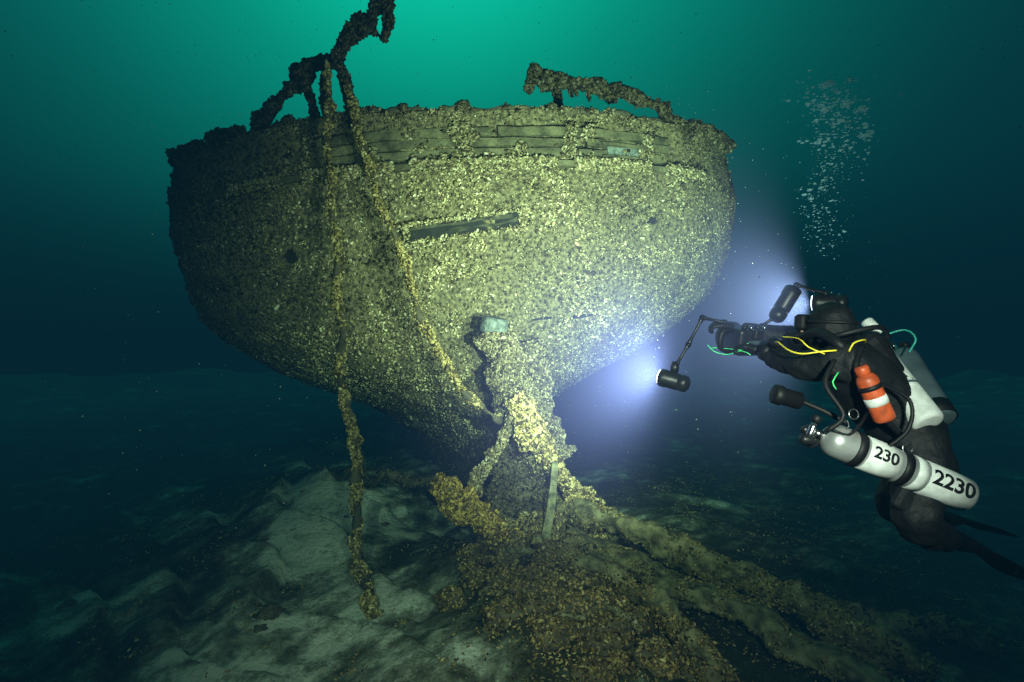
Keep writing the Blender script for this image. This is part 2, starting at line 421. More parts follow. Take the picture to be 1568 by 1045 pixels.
# ------------------------------------------------------------------ sea bed
def gauss(x, y, cx, cy, sx, sy): return math.exp(-((x-cx)/sx)**2-((y-cy)/sy)**2)
def ground(x, y):
    v = Vector((x, y, 0))
    h = .0
    h += .18*noise.noise(v*.35) + .10*noise.noise(v*.9+Vector((5,1,0))) + .05*noise.noise(v*3)
    h += .30*gauss(x, y, .0, 6.5, .9, .8)
    h += .38*gauss(x, y, .5, 4.9, .9, 1.1)
    h += .50*gauss(x, y, -2.6, 8.6, 1.5, 1.8)
    h -= .25*gauss(x, y, -.9, 8.0, .8, 1.3)
    t = (x*.75+y*.75+.9*noise.noise(v*.6))*1.05
    fr = t-math.floor(t); st = min(1, fr/.85) if fr < .85 else 1-(fr-.85)/.15
    k = 1/(1+math.exp((x+.7)*3))
    h += .19*(st-.5)*k
    h -= .22*(1/(1+math.exp(-(x-3.4)*2)))
    h += .022*noise.noise(v*9) + .012*noise.noise(v*21)
    rb = gauss(x, y, .5, 5.2, 1.1, 1.6)
    h += rb*(.10*noise.noise(v*2.3+Vector((0,4,0)))+.07*noise.noise(v*5.5)+.03*noise.noise(v*13))
    dd = math.hypot(x, y-6)
    if dd > 9: h += (dd-9)*.025*noise.noise(v*.12) * 1.2 - max(0, dd-14)*.03
    return h
def silt(x, y):
    v = Vector((x, y, 0))
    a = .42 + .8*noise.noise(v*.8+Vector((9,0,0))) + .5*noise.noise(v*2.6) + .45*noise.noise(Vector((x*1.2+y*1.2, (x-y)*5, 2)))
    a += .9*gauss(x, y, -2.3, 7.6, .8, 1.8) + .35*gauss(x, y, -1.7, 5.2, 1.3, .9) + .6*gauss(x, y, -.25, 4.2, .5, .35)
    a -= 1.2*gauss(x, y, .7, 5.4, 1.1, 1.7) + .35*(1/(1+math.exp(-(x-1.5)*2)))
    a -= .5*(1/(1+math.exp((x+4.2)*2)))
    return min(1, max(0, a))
n = 400
us = np.linspace(-1, 1, n)
xs = np.sinh(us*4.4)/math.sinh(4.4)*70
ys = 6.2+np.sinh(us*4.4)/math.sinh(4.4)*70
gv = [(x, y, ground(x, y)) for y in ys for x in xs]
gf = [(j*n+i, j*n+i+1, (j+1)*n+i+1, (j+1)*n+i) for j in range(n-1) for i in range(n-1)]
M_BED = bpy.data.materials.new("lake_bed_silt"); nt, N, L = nodes(M_BED)
b = N["Principled BSDF"]; b.inputs["Roughness"].default_value = .95; b.inputs["Specular IOR Level"].default_value = .1
at = N.new("ShaderNodeAttribute"); at.attribute_name = "Silt"
tc = N.new("ShaderNodeTexCoord")
n1 = N.new("ShaderNodeTexNoise"); n1.inputs["Scale"].default_value = 5; n1.inputs["Detail"].default_value = 12; n1.inputs["Roughness"].default_value = .8
L.new(tc.outputs["Object"], n1.inputs["Vector"])
ad = N.new("ShaderNodeMath"); ad.operation = 'MULTIPLY_ADD'; ad.inputs[1].default_value = 2.6; ad.inputs[2].default_value = -1.3
L.new(n1.outputs["Fac"], ad.inputs[0])
a2 = N.new("ShaderNodeMath"); a2.operation = 'ADD'; a2.use_clamp = True
L.new(ad.outputs[0], a2.inputs[0]); L.new(at.outputs["Fac"], a2.inputs[1])
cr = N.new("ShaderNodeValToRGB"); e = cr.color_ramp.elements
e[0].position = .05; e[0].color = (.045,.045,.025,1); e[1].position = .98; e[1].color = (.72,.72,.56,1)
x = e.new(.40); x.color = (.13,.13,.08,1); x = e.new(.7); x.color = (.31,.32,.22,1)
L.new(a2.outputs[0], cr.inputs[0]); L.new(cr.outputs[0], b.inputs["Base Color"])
n2 = N.new("ShaderNodeTexNoise"); n2.inputs["Scale"].default_value = 18; n2.inputs["Detail"].default_value = 9; n2.inputs["Roughness"].default_value = .7
L.new(tc.outputs["Object"], n2.inputs["Vector"])
bp = N.new("ShaderNodeBump"); bp.inputs["Strength"].default_value = 1.; bp.inputs["Distance"].default_value = .06
L.new(n2.outputs["Fac"], bp.inputs["Height"]); L.new(bp.outputs[0], b.inputs["Normal"])
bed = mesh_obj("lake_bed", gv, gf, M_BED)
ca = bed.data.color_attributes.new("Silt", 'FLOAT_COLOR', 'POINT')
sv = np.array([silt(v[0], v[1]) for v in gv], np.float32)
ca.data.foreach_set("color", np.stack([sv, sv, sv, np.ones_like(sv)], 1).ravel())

pp = []; lc = []
for i in range(150000):
    x = rng.uniform(-7, 6); y = 3.6 + 9*rng.random()**1.4
    s = silt(x, y)
    d = (1-s)*.30 + .75*gauss(x, y, .6, 5.2, .8, 1.6) - .17 + .6*noise.noise(Vector((x*2, y*2, 3)))
    if rng.random() < d:
        pp.append((x, y, ground(x, y))); lc.append(max(.35, 1+1.1*noise.noise(Vector((x*2.6, y*2.6, 11)))))
pp = np.array(pp); nn = np.tile(np.array([0,0,1.]), (len(pp),1))
print("bed shells", len(pp))
shells("mussel_litter", pp, nn, .0135, None, lean=.6, bright=.72, tint=(1.1,.96,.74), colf=np.array(lc))
peb = empty("scattered_stones")
for k in range(46):
    x = -6+6.2*random.random(); y = 4.6+6*random.random(); r = random.choice((.02,.03,.03,.04,.06))
    lump("stone", (x, y, ground(x, y)), r, int(600*r), .012, peb, squash=.45, seed=k+50, bright=.6)
lump("stone_flat", (-2.22, 5.2, ground(-2.22,5.2)), .11, 60, .014, peb, squash=.4, seed=90, bright=.25)

rub = empty("mussel_covered_rubble")
for k in range(64):
    t = random.random()
    x = -.35+1.35*t+random.gauss(0, .28); y = 6.4-2.4*t+random.gauss(0, .25); r = random.uniform(.06, .2)
    lump("rubble", (x, y, ground(x, y)+r*.12), r, int(4800*r), .0165, rub, squash=.65, seed=k+100, bright=.45+.35*random.random(), keepup=True, tint=(1.15,.97,.70))
for k in range(9):
    x = random.uniform(-.2, 1.9); y = random.uniform(4.3, 6.2); a = random.uniform(-1, 1); z = ground(x, y)+.06; l = random.uniform(.2, .5)
    encrusted("broken_plank", [(x-l*math.cos(a),y-l*math.sin(a)*.6,z),(x,y,z+.04),(x+l*math.cos(a),y+l*math.sin(a)*.6,z-.02)], .04, 500, .014, rub, mat=M_TIMB, flat=.5, rough=.4, bright=.55, clump=1., seed=200+k)
TG = (1.05,.98,.70)
TK = dict(mat=M_TIMB, clump=1., segs=22, sq=4., step=.04)
encrusted("fallen_timber", [(.45,6.9,.66),(1.2,6.2,.58),(2.0,5.55,.42),(2.72,4.87,.20),(3.3,4.4,.0)], lambda t:.125+.02*math.sin(t*17), 8500, .016, None, rough=.28, flat=.9, bright=.68, tint=TG, seed=60, jit=.08, thr=-.3, **TK)
encrusted("fallen_timber", [(.66,6.45,.44),(1.1,5.95,.36),(1.7,5.3,.26),(2.46,4.6,.10),(2.9,4.2,-.05)], .16, 7000, .016, None, rough=.28, flat=.45, bright=.6, tint=TG, seed=61, up=(0,0,1), jit=.08, thr=-.2, **TK)
encrusted("fallen_timber", [(2.35,5.5,.22),(3.0,5.3,.10),(4.2,5.0,-.1)], .10, 2500, .018, None, rough=.4, bright=.4, seed=62, jit=.1, **TK)
encrusted("fallen_timber", [(.3,5.9,.46),(.75,5.2,.50),(1.2,4.5,.42),(1.5,4.0,.25)], .12, 5600, .016, None, rough=.5, flat=.6, bright=.6, tint=(1.12,.96,.68), seed=65, jit=.1, thr=-.3, **TK)
encrusted("fallen_timber", [(-.86,6.35,1.02),(-.62,6.4,.82),(-.3,6.4,.52),(.08,6.4,.3)], lambda t:.095+.05*math.sin(t*3), 6400, .021, None, rough=.75, bright=1.0, tint=(1.22,1.0,.46), seed=63, jit=.06)
encrusted("fallen_timber", [(-.95,7.6,.8),(-2.0,8.2,.62),(-3.0,9,.45)], .06, 1200, .018, None, rough=.6, bright=.25, seed=64, jit=.12)
bd_v, bd_f = [], []
for i in range(15):
    t = i/14; c = Vector((.48, 6.36, 1.25)).lerp(Vector((.33, 6.2, .2)), t); c.x += .02*math.sin(t*4)
    for (dx, dy) in ((-.055,-.02),(.055,-.02),(.055,.02),(-.055,.02)):
        bd_v.append((c.x+dx*(.6+.4*t), c.y+dy, c.z))
for i in range(14):
    for k in range(4): bd_f.append((i*4+k, i*4+(k+1)%4, i*4+4+(k+1)%4, i*4+4+k))
bd_f += [(3,2,1,0), (56,57,58,59)]
mesh_obj("leaning_board", bd_v, bd_f, simple("silty_board", (.19,.18,.09), .9, var=.6, scale=14, bump=.8), None, smooth=False)

# ------------------------------------------------------------------ DIVER
diver = empty("scuba_diver")
def skin(name, V, E, R, mat, parent, root=0, sub=2):
    me = bpy.data.meshes.new(name); me.from_pydata(V, E, []); me.update()
    o = link(bpy.data.objects.new(name, me), parent)
    me.materials.append(mat)
    m = o.modifiers.new("skin", 'SKIN'); m.use_smooth_shade = True
    for i, r in enumerate(R):
        s = me.skin_vertices[0].data[i]; s.radius = r if isinstance(r, tuple) else (r, r); s.use_root = (i == root)
    s = o.modifiers.new("sub", 'SUBSURF'); s.levels = sub; s.render_levels = sub
    return o
V = [(1.83,2.55,2.10),(1.76,2.58,2.23),(1.64,2.62,2.39),(1.57,2.64,2.51),(1.53,2.66,2.575),(1.49,2.67,2.63),
     (1.45,2.46,2.51),(1.33,2.62,2.48),(1.25,2.82,2.54),(1.62,2.84,2.60),(1.45,2.98,2.61),(1.22,3.05,2.66),
     (1.78,2.44,2.05),(1.66,2.36,1.84),(1.86,2.50,1.75),(2.04,2.64,1.68),(1.92,2.68,2.06),(1.86,2.78,1.78),(2.05,2.9,1.71),(2.24,3.0,1.66)]
E = [(0,1),(1,2),(2,3),(3,4),(4,5),(3,6),(6,7),(7,8),(3,9),(9,10),(10,11),(0,12),(12,13),(13,14),(14,15),(0,16),(16,17),(17,18),(18,19)]
R = [.155,.16,.18,.15,.08,.085,.095,.068,.045,.095,.068,.045,.125,.09,.078,.055,.125,.09,.078,.055]
body = skin("drysuit_body", V, E, R, M_SUIT, diver, sub=3)
tx = bpy.data.textures.new("suit_folds", 'CLOUDS'); tx.noise_scale = .07
dm = body.modifiers.new("folds", 'DISPLACE'); dm.texture = tx; dm.strength = .035; dm.mid_level = .5
hc = Vector((1.50, 2.69, 2.655)); fdir = Vector((-.66,.74,.06)).normalized(); rdir = fdir.cross(Vector((0,0,1))).normalized(); udir = rdir.cross(fdir)
v, f = [], []
U, Vn = 28, 18
for j in range(Vn+1):
    ph = math.pi*j/Vn
    for i in range(U):
        th = 2*math.pi*i/U
        a, bb, c = math.sin(ph)*math.cos(th), math.sin(ph)*math.sin(th), math.cos(ph)
        rx = .115 if a < 0 else .105
        q = hc + fdir*(a*rx) + rdir*(bb*.088*(1-.12*max(0,-c))) + udir*(c*.128)
        q += noise.noise_vector(q*14)*.012
        v.append(tuple(q))
for j in range(Vn):
    for i in range(U):
        i2 = (i+1)%U; f.append((j*U+i, (j+1)*U+i, (j+1)*U+i2, j*U+i2))
mesh_obj("hooded_head", v, f, M_SUIT, diver)
def box(name, c, ax, dims, mat, parent, bev=.008):
    x, y, z = ax; vv = []
    for sx in (-1,1):
        for sy in (-1,1):
            for sz in (-1,1): vv.append(tuple(Vector(c)+x*(sx*dims[0]/2)+y*(sy*dims[1]/2)+z*(sz*dims[2]/2)))
    ff = [(0,1,3,2),(4,6,7,5),(0,4,5,1),(2,3,7,6),(0,2,6,4),(1,5,7,3)]
    o = mesh_obj(name, vv, ff, mat, parent, smooth=False)
    m = o.modifiers.new("b", 'BEVEL'); m.width = bev; m.segments = 3
    return o
AX = (fdir, rdir, udir)
box("face_skin", hc+fdir*.082-udir*.01, AX, (.045,.07,.09), M_SKIN, diver, .02)
box("nose", hc+fdir*.115-udir*.005, AX, (.03,.025,.04), M_SKIN, diver, .01)
box("dive_mask", hc+fdir*.108+udir*.03, AX, (.05,.15,.075), M_RUB, diver, .015)
box("mask_lens", hc+fdir*.135+udir*.03, AX, (.004,.13,.055), M_GLASS, diver, .001)
lathe("regulator", hc+fdir*.11-udir*.05, hc+fdir*.18-udir*.06, [(0,.03),(.3,.045),(.9,.043),(1,.03)], M_RUB, diver)
pts = [hc+fdir*(.118*math.cos(a))+rdir*(.092*math.sin(a))+udir*.035 for a in np.linspace(.9, 2*math.pi-.9, 16)]
def hose(name, pts, r, mat, parent=diver, segs=8):
    v, f = tube_geo(pts, r, segs, step=.02)
    return mesh_obj(name, v, f, mat, parent)
hose("mask_strap", pts, .008, M_RUB)
def hand(name, wrist, fwd, palm_n, mat, side=1):
    fwd = Vector(fwd).normalized(); pn = Vector(palm_n).normalized(); lat = fwd.cross(pn).normalized()*side; pn = lat.cross(fwd)*side
    w = Vector(wrist)
    V = [w, w+fwd*.035, w+fwd*.075]; E = [(0,1),(1,2)]; R = [(.03,.03),(.036,.024),(.038,.022)]
    for i, (o, l) in enumerate(((-.030,.9),(-.010,1.0),(.010,.95),(.030,.78))):
        base = w+fwd*.085+lat*o
        k = len(V)
        V += [base, base+fwd*(.034*l)+pn*.010, base+fwd*(.045*l)+pn*(.038*l), base+fwd*(.028*l)+pn*(.058*l)]
        R += [.0125,.0115,.0105,.009]; E += [(2,k),(k,k+1),(k+1,k+2),(k+2,k+3)]
    k = len(V)
    V += [w+fwd*.04-lat*.04+pn*.008, w+fwd*.065-lat*.052+pn*.028, w+fwd*.075-lat*.040+pn*.052]
    R += [.015,.013,.011]; E += [(1,k),(k,k+1),(k+1,k+2)]
    skin(name, [tuple(q) for q in V], E, R, mat, diver, 0, 2)
hand("left_glove", (1.245,2.84,2.55), (-.55,.65,.25), (-.1,.3,-.9), M_RUB)
hand("right_glove", (1.20,3.05,2.665), (-.85,.1,.25), (.1,.3,-.9), M_RUB, -1)
lathe("wrist_seal", (1.275,2.78,2.54),(1.25,2.83,2.55),[(0,.045),(.5,.05),(1,.045)], M_RUB, diver)
lathe("wrist_computer", (1.27,2.755,2.58),(1.275,2.74,2.61),[(0,.03),(.8,.032),(1,.028)], M_HOUS, diver)

def tank(name, p0, p1, r, mat, parent, valve=True):
    p0, p1 = Vector(p0), Vector(p1); ax = (p1-p0).normalized(); L = (p1-p0).length
    prof = [(0, r*.25)]
    for k in range(1, 9):
        a = k/8*math.pi/2; prof.append(((1-math.cos(a))*r*.95/L, max(r*.25, math.sin(a)*r)))
    prof += [(.5, r), (1-r*.35/L, r)]
    for k in range(1, 5):
        a = k/4*math.pi/2; prof.append((1-r*.35/L*(1-math.sin(a)), r*(.75+.25*math.cos(a))))
    lathe(name, p0, p1, prof, mat, parent, 36)
    if valve:
        lathe(name+"_neck", p0-ax*.035, p0+ax*.01, [(0,r*.22),(1,r*.24)], M_CHROME, parent, 16)
        side = ax.cross(Vector((0,1,0))).normalized()
        q = p0-ax*.045
        lathe(name+"_valve", q-side*.035, q+side*.04, [(0,.012),(.3,.015),(.7,.015),(1,.010)], M_CHROME, parent, 14)
        lathe(name+"_knob", q+side*.04, q+side*.068, [(0,.016),(.2,.02),(.8,.02),(1,.016)], M_RUB, parent, 14)
        lathe(name+"_first_stage", q-side*.05-ax*.03, q-side*.03+ax*.03, [(0,.015),(.2,.022),(.8,.022),(1,.015)], M_HOUS, parent, 16)
def band(name, p0, p1, t, w, r, mat, parent):
    p0, p1 = Vector(p0), Vector(p1); L = (p1-p0).length
    a = p0.lerp(p1, t-w/2/L); b_ = p0.lerp(p1, t+w/2/L)
    lathe(name, a, b_, [(0,r-.004),(0,r),(.5,r+.001),(1,r),(1,r-.004)], mat, parent, 36, caps=False)
def tank_text(name, txt, p0, p1, t, size, r, mat, parent, face=Vector((0,-1,0)), squeeze=1.):
    p0, p1 = Vector(p0), Vector(p1); ax = (p1-p0).normalized()
    o = face - ax*face.dot(ax); o.normalize()
    up = ax.cross(o)*-1 if (ax.cross(o)).z < 0 else ax.cross(o)
    cu = bpy.data.curves.new(name, 'FONT'); cu.body = txt; cu.size = size; cu.offset = size*.03
    cu.align_x = 'CENTER'; cu.align_y = 'CENTER'
    tmp = bpy.data.objects.new(name+"_t", cu); sc.collection.objects.link(tmp)
    dg = bpy.context.evaluated_depsgraph_get(); me = bpy.data.meshes.new_from_object(tmp.evaluated_get(dg))
    bpy.data.objects.remove(tmp)
    c = p0.lerp(p1, t)
    for v in me.vertices:
        x, y = v.co.x*squeeze, v.co.y; a = y/r
        v.co = c + ax*x + (o*math.cos(a)+up*math.sin(a))*r
    me.materials.clear(); me.materials.append(mat)
    link(bpy.data.objects.new(name, me), parent)

s0, s1 = Vector((1.285,2.36,2.210)), Vector((1.865,2.33,1.965))
tank("stage_tank", s0, s1, .070, M_STEEL, diver)
band("stage_label_a", s0, s1, .37, .13, .0715, M_WHITE, diver)
band("stage_label_b", s0, s1, .82, .19, .0715, M_WHITE, diver)
band("stage_strap_a", s0, s1, .22, .035, .074, M_RUB, diver)
band("stage_strap_b", s0, s1, .53, .035, .074, M_RUB, diver)
band("stage_label_c", s0, s1, .62, .04, .0713, M_WHITE, diver)
FD = Vector((-.15,-1,.35))
tank_text("stage_number", "2230", s0, s1, .82, .086, .0728, M_RUB, diver, FD)
tank_text("stage_mix", "230", s0, s1, .37, .068, .0728, M_RUB, diver, FD)
a0, a1 = Vector((1.70,2.73,2.595)), Vector((1.76,2.40,2.25))
tank("back_tank", a0, a1, .066, M_WHITE, diver)
band("tank_label_red", a0, a1, .16, .03, .0675, M_RED, diver)
tank_text("tank_name", "ENA", a0, a1, .28, .05, .0678, M_RED, diver, Vector((-.5,-1,.6)))
band("tank_stripe", a0, a1, .62, .012, .0672, M_TGREY, diver)
b0, b1 = Vector((1.90,2.80,2.55)), Vector((1.885,2.50,2.25))
tank("back_tank_b", b0, b1, .068, M_TGREY, diver)
band("tank_boot", b0, b1, .9, .07, .070, M_RUB, diver)
o0, o1 = Vector((1.445,2.34,2.47)), Vector((1.53,2.33,2.275))
tank("inflation_bottle", o0, o1, .042, M_ORANGE, diver, valve=False)
lathe("bottle_cap", o0+Vector((-.012,0,.026)), o0+Vector((.004,0,-.012)), [(0,.022),(.2,.028),(1,.028)], M_ORANGE, diver, 16)
band("bottle_strap", o0, o1, .3, .02, .044, M_RUB, diver)
band("bottle_label", o0, o1, .58, .035, .0428, M_WHITE, diver)
lathe("rebreather_head", (1.69,2.72,2.70),(1.725,2.68,2.63),[(0,.018),(.1,.028),(.6,.030),(.7,.024),(1,.024)], M_WHITE, diver)
box("backplate", (1.69,2.66,2.42), (Vector((.55,0,-.83)),Vector((0,1,0)),Vector((.83,0,.55))), (.47,.3,.18), M_RUB, diver, .05)
hose("hose_yellow", [(1.21,2.6,2.60),(1.215,2.5,2.56),(1.25,2.45,2.545),(1.32,2.43,2.555),(1.38,2.42,2.56)], .0035, M_YEL)
hose("hose_yellow_b", [(1.24,2.62,2.62),(1.26,2.5,2.61),(1.275,2.45,2.575),(1.33,2.42,2.545)], .003, M_YEL)
hose("hose_yellow_c", [(1.43,2.42,2.545),(1.44,2.40,2.59),(1.50,2.42,2.605),(1.55,2.5,2.59)], .0035, M_YEL)
hose("hose_black", [(1.36,2.4,2.52),(1.30,2.36,2.42),(1.34,2.3,2.3),(1.28,2.32,2.23)], .010, M_RUB)
hose("hose_black_b", [(1.72,2.6,2.62),(1.60,2.48,2.66),(1.45,2.5,2.63),(1.40,2.6,2.60)], .012, M_RUB)
hose("hose_black_c", [(1.56,2.42,2.42),(1.62,2.32,2.36),(1.60,2.30,2.24),(1.50,2.33,2.14)], .008, M_RUB)
hose("hose_black_d", [(1.50,2.40,2.30),(1.42,2.32,2.26),(1.36,2.30,2.22),(1.30,2.31,2.24)], .006, M_RUB)
hose("hose_teal", [(1.68,2.6,2.62),(1.76,2.55,2.65),(1.81,2.55,2.61),(1.78,2.55,2.55)], .004, M_TEAL)
hose("loop_hose", [(1.55,2.56,2.50),(1.42,2.46,2.58),(1.40,2.60,2.64),(1.38,2.74,2.61)], .022, M_RUB, segs=12)
hose("lanyard", [(1.03,3.0,2.58),(1.06,2.98,2.545),(1.12,2.96,2.53),(1.17,2.9,2.55),(1.20,2.86,2.53)], .0022, M_GRN)
hose("lanyard_b", [(1.05,3.0,2.565),(1.12,2.95,2.56),(1.18,2.9,2.555),(1.19,2.87,2.59)], .0022, M_GRN)
hose("harness_green", [(1.36,2.37,2.47),(1.33,2.36,2.43),(1.345,2.36,2.40)], .003, M_GRN)
for (x, z) in ((1.40,2.30),(1.36,2.26),(1.62,2.16)):
    hose("d_ring", [(x+.02*math.cos(a), 2.33+.004*math.sin(a), z+.02*math.sin(a)) for a in np.linspace(0, 2*math.pi, 9)], .003, M_CHROME)
hose("harness_strap", [(1.50,2.44,2.58),(1.44,2.38,2.48),(1.50,2.37,2.34),(1.64,2.39,2.2)], .014, M_RUB)
lathe("torch_canister", (1.145,2.5,2.37),(1.27,2.5,2.335),[(0,.03),(.05,.043),(.3,.044),(.35,.038),(.95,.038),(1,.03)], M_RUB, diver)
hose("canister_cable", [(1.26,2.5,2.34),(1.34,2.45,2.30),(1.42,2.4,2.25)], .012, M_RUB)
box("gauge", (1.26,2.4,2.20), (Vector((.9,0,.3)),Vector((0,1,0)),Vector((-.3,0,.9))), (.06,.04,.10), M_HOUS, diver, .012)
lathe("gauge_face", (1.25,2.378,2.21),(1.25,2.372,2.21),[(0,.016),(1,.016)], M_TGREY, diver)
box("thigh_pocket", (1.68,2.36,1.97), (Vector((.5,0,.86)),Vector((0,1,0)),Vector((-.86,0,.5))), (.2,.05,.15), M_SUIT, diver, .02)
def fin(ank, d, nrm):
    d = Vector(d).normalized(); nrm = Vector(nrm).normalized(); s = d.cross(nrm).normalized()
    v, f = [], []
    prof = [(0,.05,.045),(.06,.055,.045),(.14,.055,.035),(.2,.06,.022),(.3,.085,.012),(.45,.11,.008),(.58,.12,.005),(.62,.10,.004)]
    for (t, w, h) in prof:
        for k in range(12):
            an = k/12*2*math.pi
            v.append(tuple(Vector(ank)+d*t+s*(w*math.cos(an))+nrm*(h*math.sin(an) - .25*t*t)))
    for j in range(len(prof)-1):
        for k in range(12): f.append((j*12+k, j*12+(k+1)%12, (j+1)*12+(k+1)%12, (j+1)*12+k))
    f += [tuple(range(12)), tuple(84+k for k in range(12))]
    mesh_obj("fin", v, f, M_RUB, diver)
fin((2.02,2.62,1.69), (.75,.3,-.25), (.2,.1,.9))
fin((2.22,2.98,1.67), (.8,.4,-.1), (.1,.1,.9))

# ---- camera rig
rig = empty("underwater_camera_rig")
fw = Vector((-.35,.9,.2)).normalized(); rt = fw.cross(Vector((0,0,1))).normalized(); up = rt.cross(fw); CAX = (fw, rt, up)
cc = Vector((1.24,3.02,2.60))
box("housing", cc, CAX, (.13,.19,.14), M_HOUS, rig, .02)
box("viewfinder", cc-fw*.07+up*.05, CAX, (.05,.06,.05), M_HOUS, rig, .01)
box("rear_screen", cc-fw*.068-up*.015, CAX, (.006,.09,.06), M_GLASS, rig, .002)
lathe("dome_port", cc+fw*.06, cc+fw*.19, [(0,.06),(.3,.06),(.35,.085),(.6,.083),(.8,.065),(.95,.03),(1,.01)], M_HOUS, rig)
for sgn in (-1, 1):
    hose("grip", [cc+rt*(.1*sgn)+up*.06, cc+rt*(.16*sgn)+up*.05, cc+rt*(.165*sgn)-up*.03, cc+rt*(.1*sgn)-up*.06], .014, M_RUB, rig, 10)
for k in range(4):
    lathe("control_knob", cc-fw*.05+up*(.07)+rt*(-.07+.045*k), cc-fw*.05+up*.09+rt*(-.07+.045*k), [(0,.012),(1,.012)], M_CHROME if k%2 else M_HOUS, rig, 12)
def ball(name, c, r, mat, parent):
    lathe(name, Vector(c)-Vector((0,0,r)), Vector(c)+Vector((0,0,r)), [((1-math.cos(a))/2, max(.0005, r*math.sin(a))) for a in np.linspace(0, math.pi, 10)], mat, parent, 16, caps=False)
def arm(a, b):
    lathe("strobe_arm", a, b, [(0,.010),(.1,.014),(.2,.009),(.5,.008),(.8,.009),(.9,.014),(1,.010)], M_HOUS, rig, 12)
    ball("ball_joint", a, .016, M_HOUS, rig); ball("ball_joint", b, .016, M_HOUS, rig)
arm((1.14,3.05,2.70),(1.02,3.05,2.725)); arm((1.02,3.05,2.725),(.945,3.05,2.58)); arm((.945,3.05,2.58),(.88,3.05,2.47))
lathe("strobe_clamp", (.875,3.05,2.49),(.87,3.05,2.43),[(0,.015),(.5,.024),(1,.02)], M_HOUS, rig)
def strobe(p0, p1, r, nm):
    lathe(nm, p0, p1, [(0,r*.6),(.06,r*.9),(.15,r),(.28,r),(.3,r*.9),(.34,r*.9),(.36,r),(.75,r),(.78,r*1.08),(.97,r*1.08),(1,r*.98)], M_HOUS, rig, 28)
strobe((.925,2.98,2.37),(.80,3.07,2.405),.045,"video_light_body")
arm((1.33,3.03,2.68),(1.385,3.02,2.72))
strobe((1.385,3.0,2.71),(1.50,3.03,2.875),.043,"strobe_body")
arm((1.46,3.05,2.83),(1.525,3.05,2.90)); arm((1.525,3.05,2.90),(1.68,3.05,2.855))
strobe((1.76,2.98,2.80),(1.63,3.08,2.805),.045,"video_light_body_b")

def lens_mat():
    m = bpy.data.materials.new("lit_lens"); nt, N, L = nodes(m); N.remove(N["Principled BSDF"])
    e = N.new("ShaderNodeEmission"); e.inputs[0].default_value = (.85,.9,1,1); e.inputs[1].default_value = 14
    L.new(e.outputs[0], N["Material Output"].inputs[0]); return m
M_LENS = lens_mat()
lathe("light_lens", (.801,3.069,2.4055),(.797,3.072,2.4065),[(0,.040),(1,.040)], M_LENS, rig)
lathe("light_lens_b", (1.631,3.079,2.805),(1.627,3.082,2.805),[(0,.040),(1,.040)], M_LENS, rig)

# ---- lights
def spot(name, loc, tgt, energy, col, ang, size, blend=1., parent=None):
    l = bpy.data.lights.new(name, 'SPOT'); l.energy = energy; l.color = col; l.spot_size = math.radians(ang); l.spot_blend = blend; l.shadow_soft_size = size
    o = bpy.data.objects.new(name, l); o.location = loc
    o.rotation_euler = (Vector(tgt)-Vector(loc)).to_track_quat('-Z','Y').to_euler(); return link(o, parent)
spot("video_light_beam", (.77,3.10,2.415), (1.3,7.2,3.4), 2900, (1,.93,.76), 108, .03, parent=rig)
spot("video_light_beam_b", (1.60,3.12,2.81), (1.2,7.2,3.6), 3100, (1,.93,.76), 100, .03, parent=rig)
spot("photographer_strobe", (-1.0,.1,3.0), (-.8,7,1.9), 830, (1,.93,.78), 80, .06)
spot("photographer_strobe", (.7,.1,2.9), (.45,7,1.5), 800, (1,.93,.78), 80, .06)

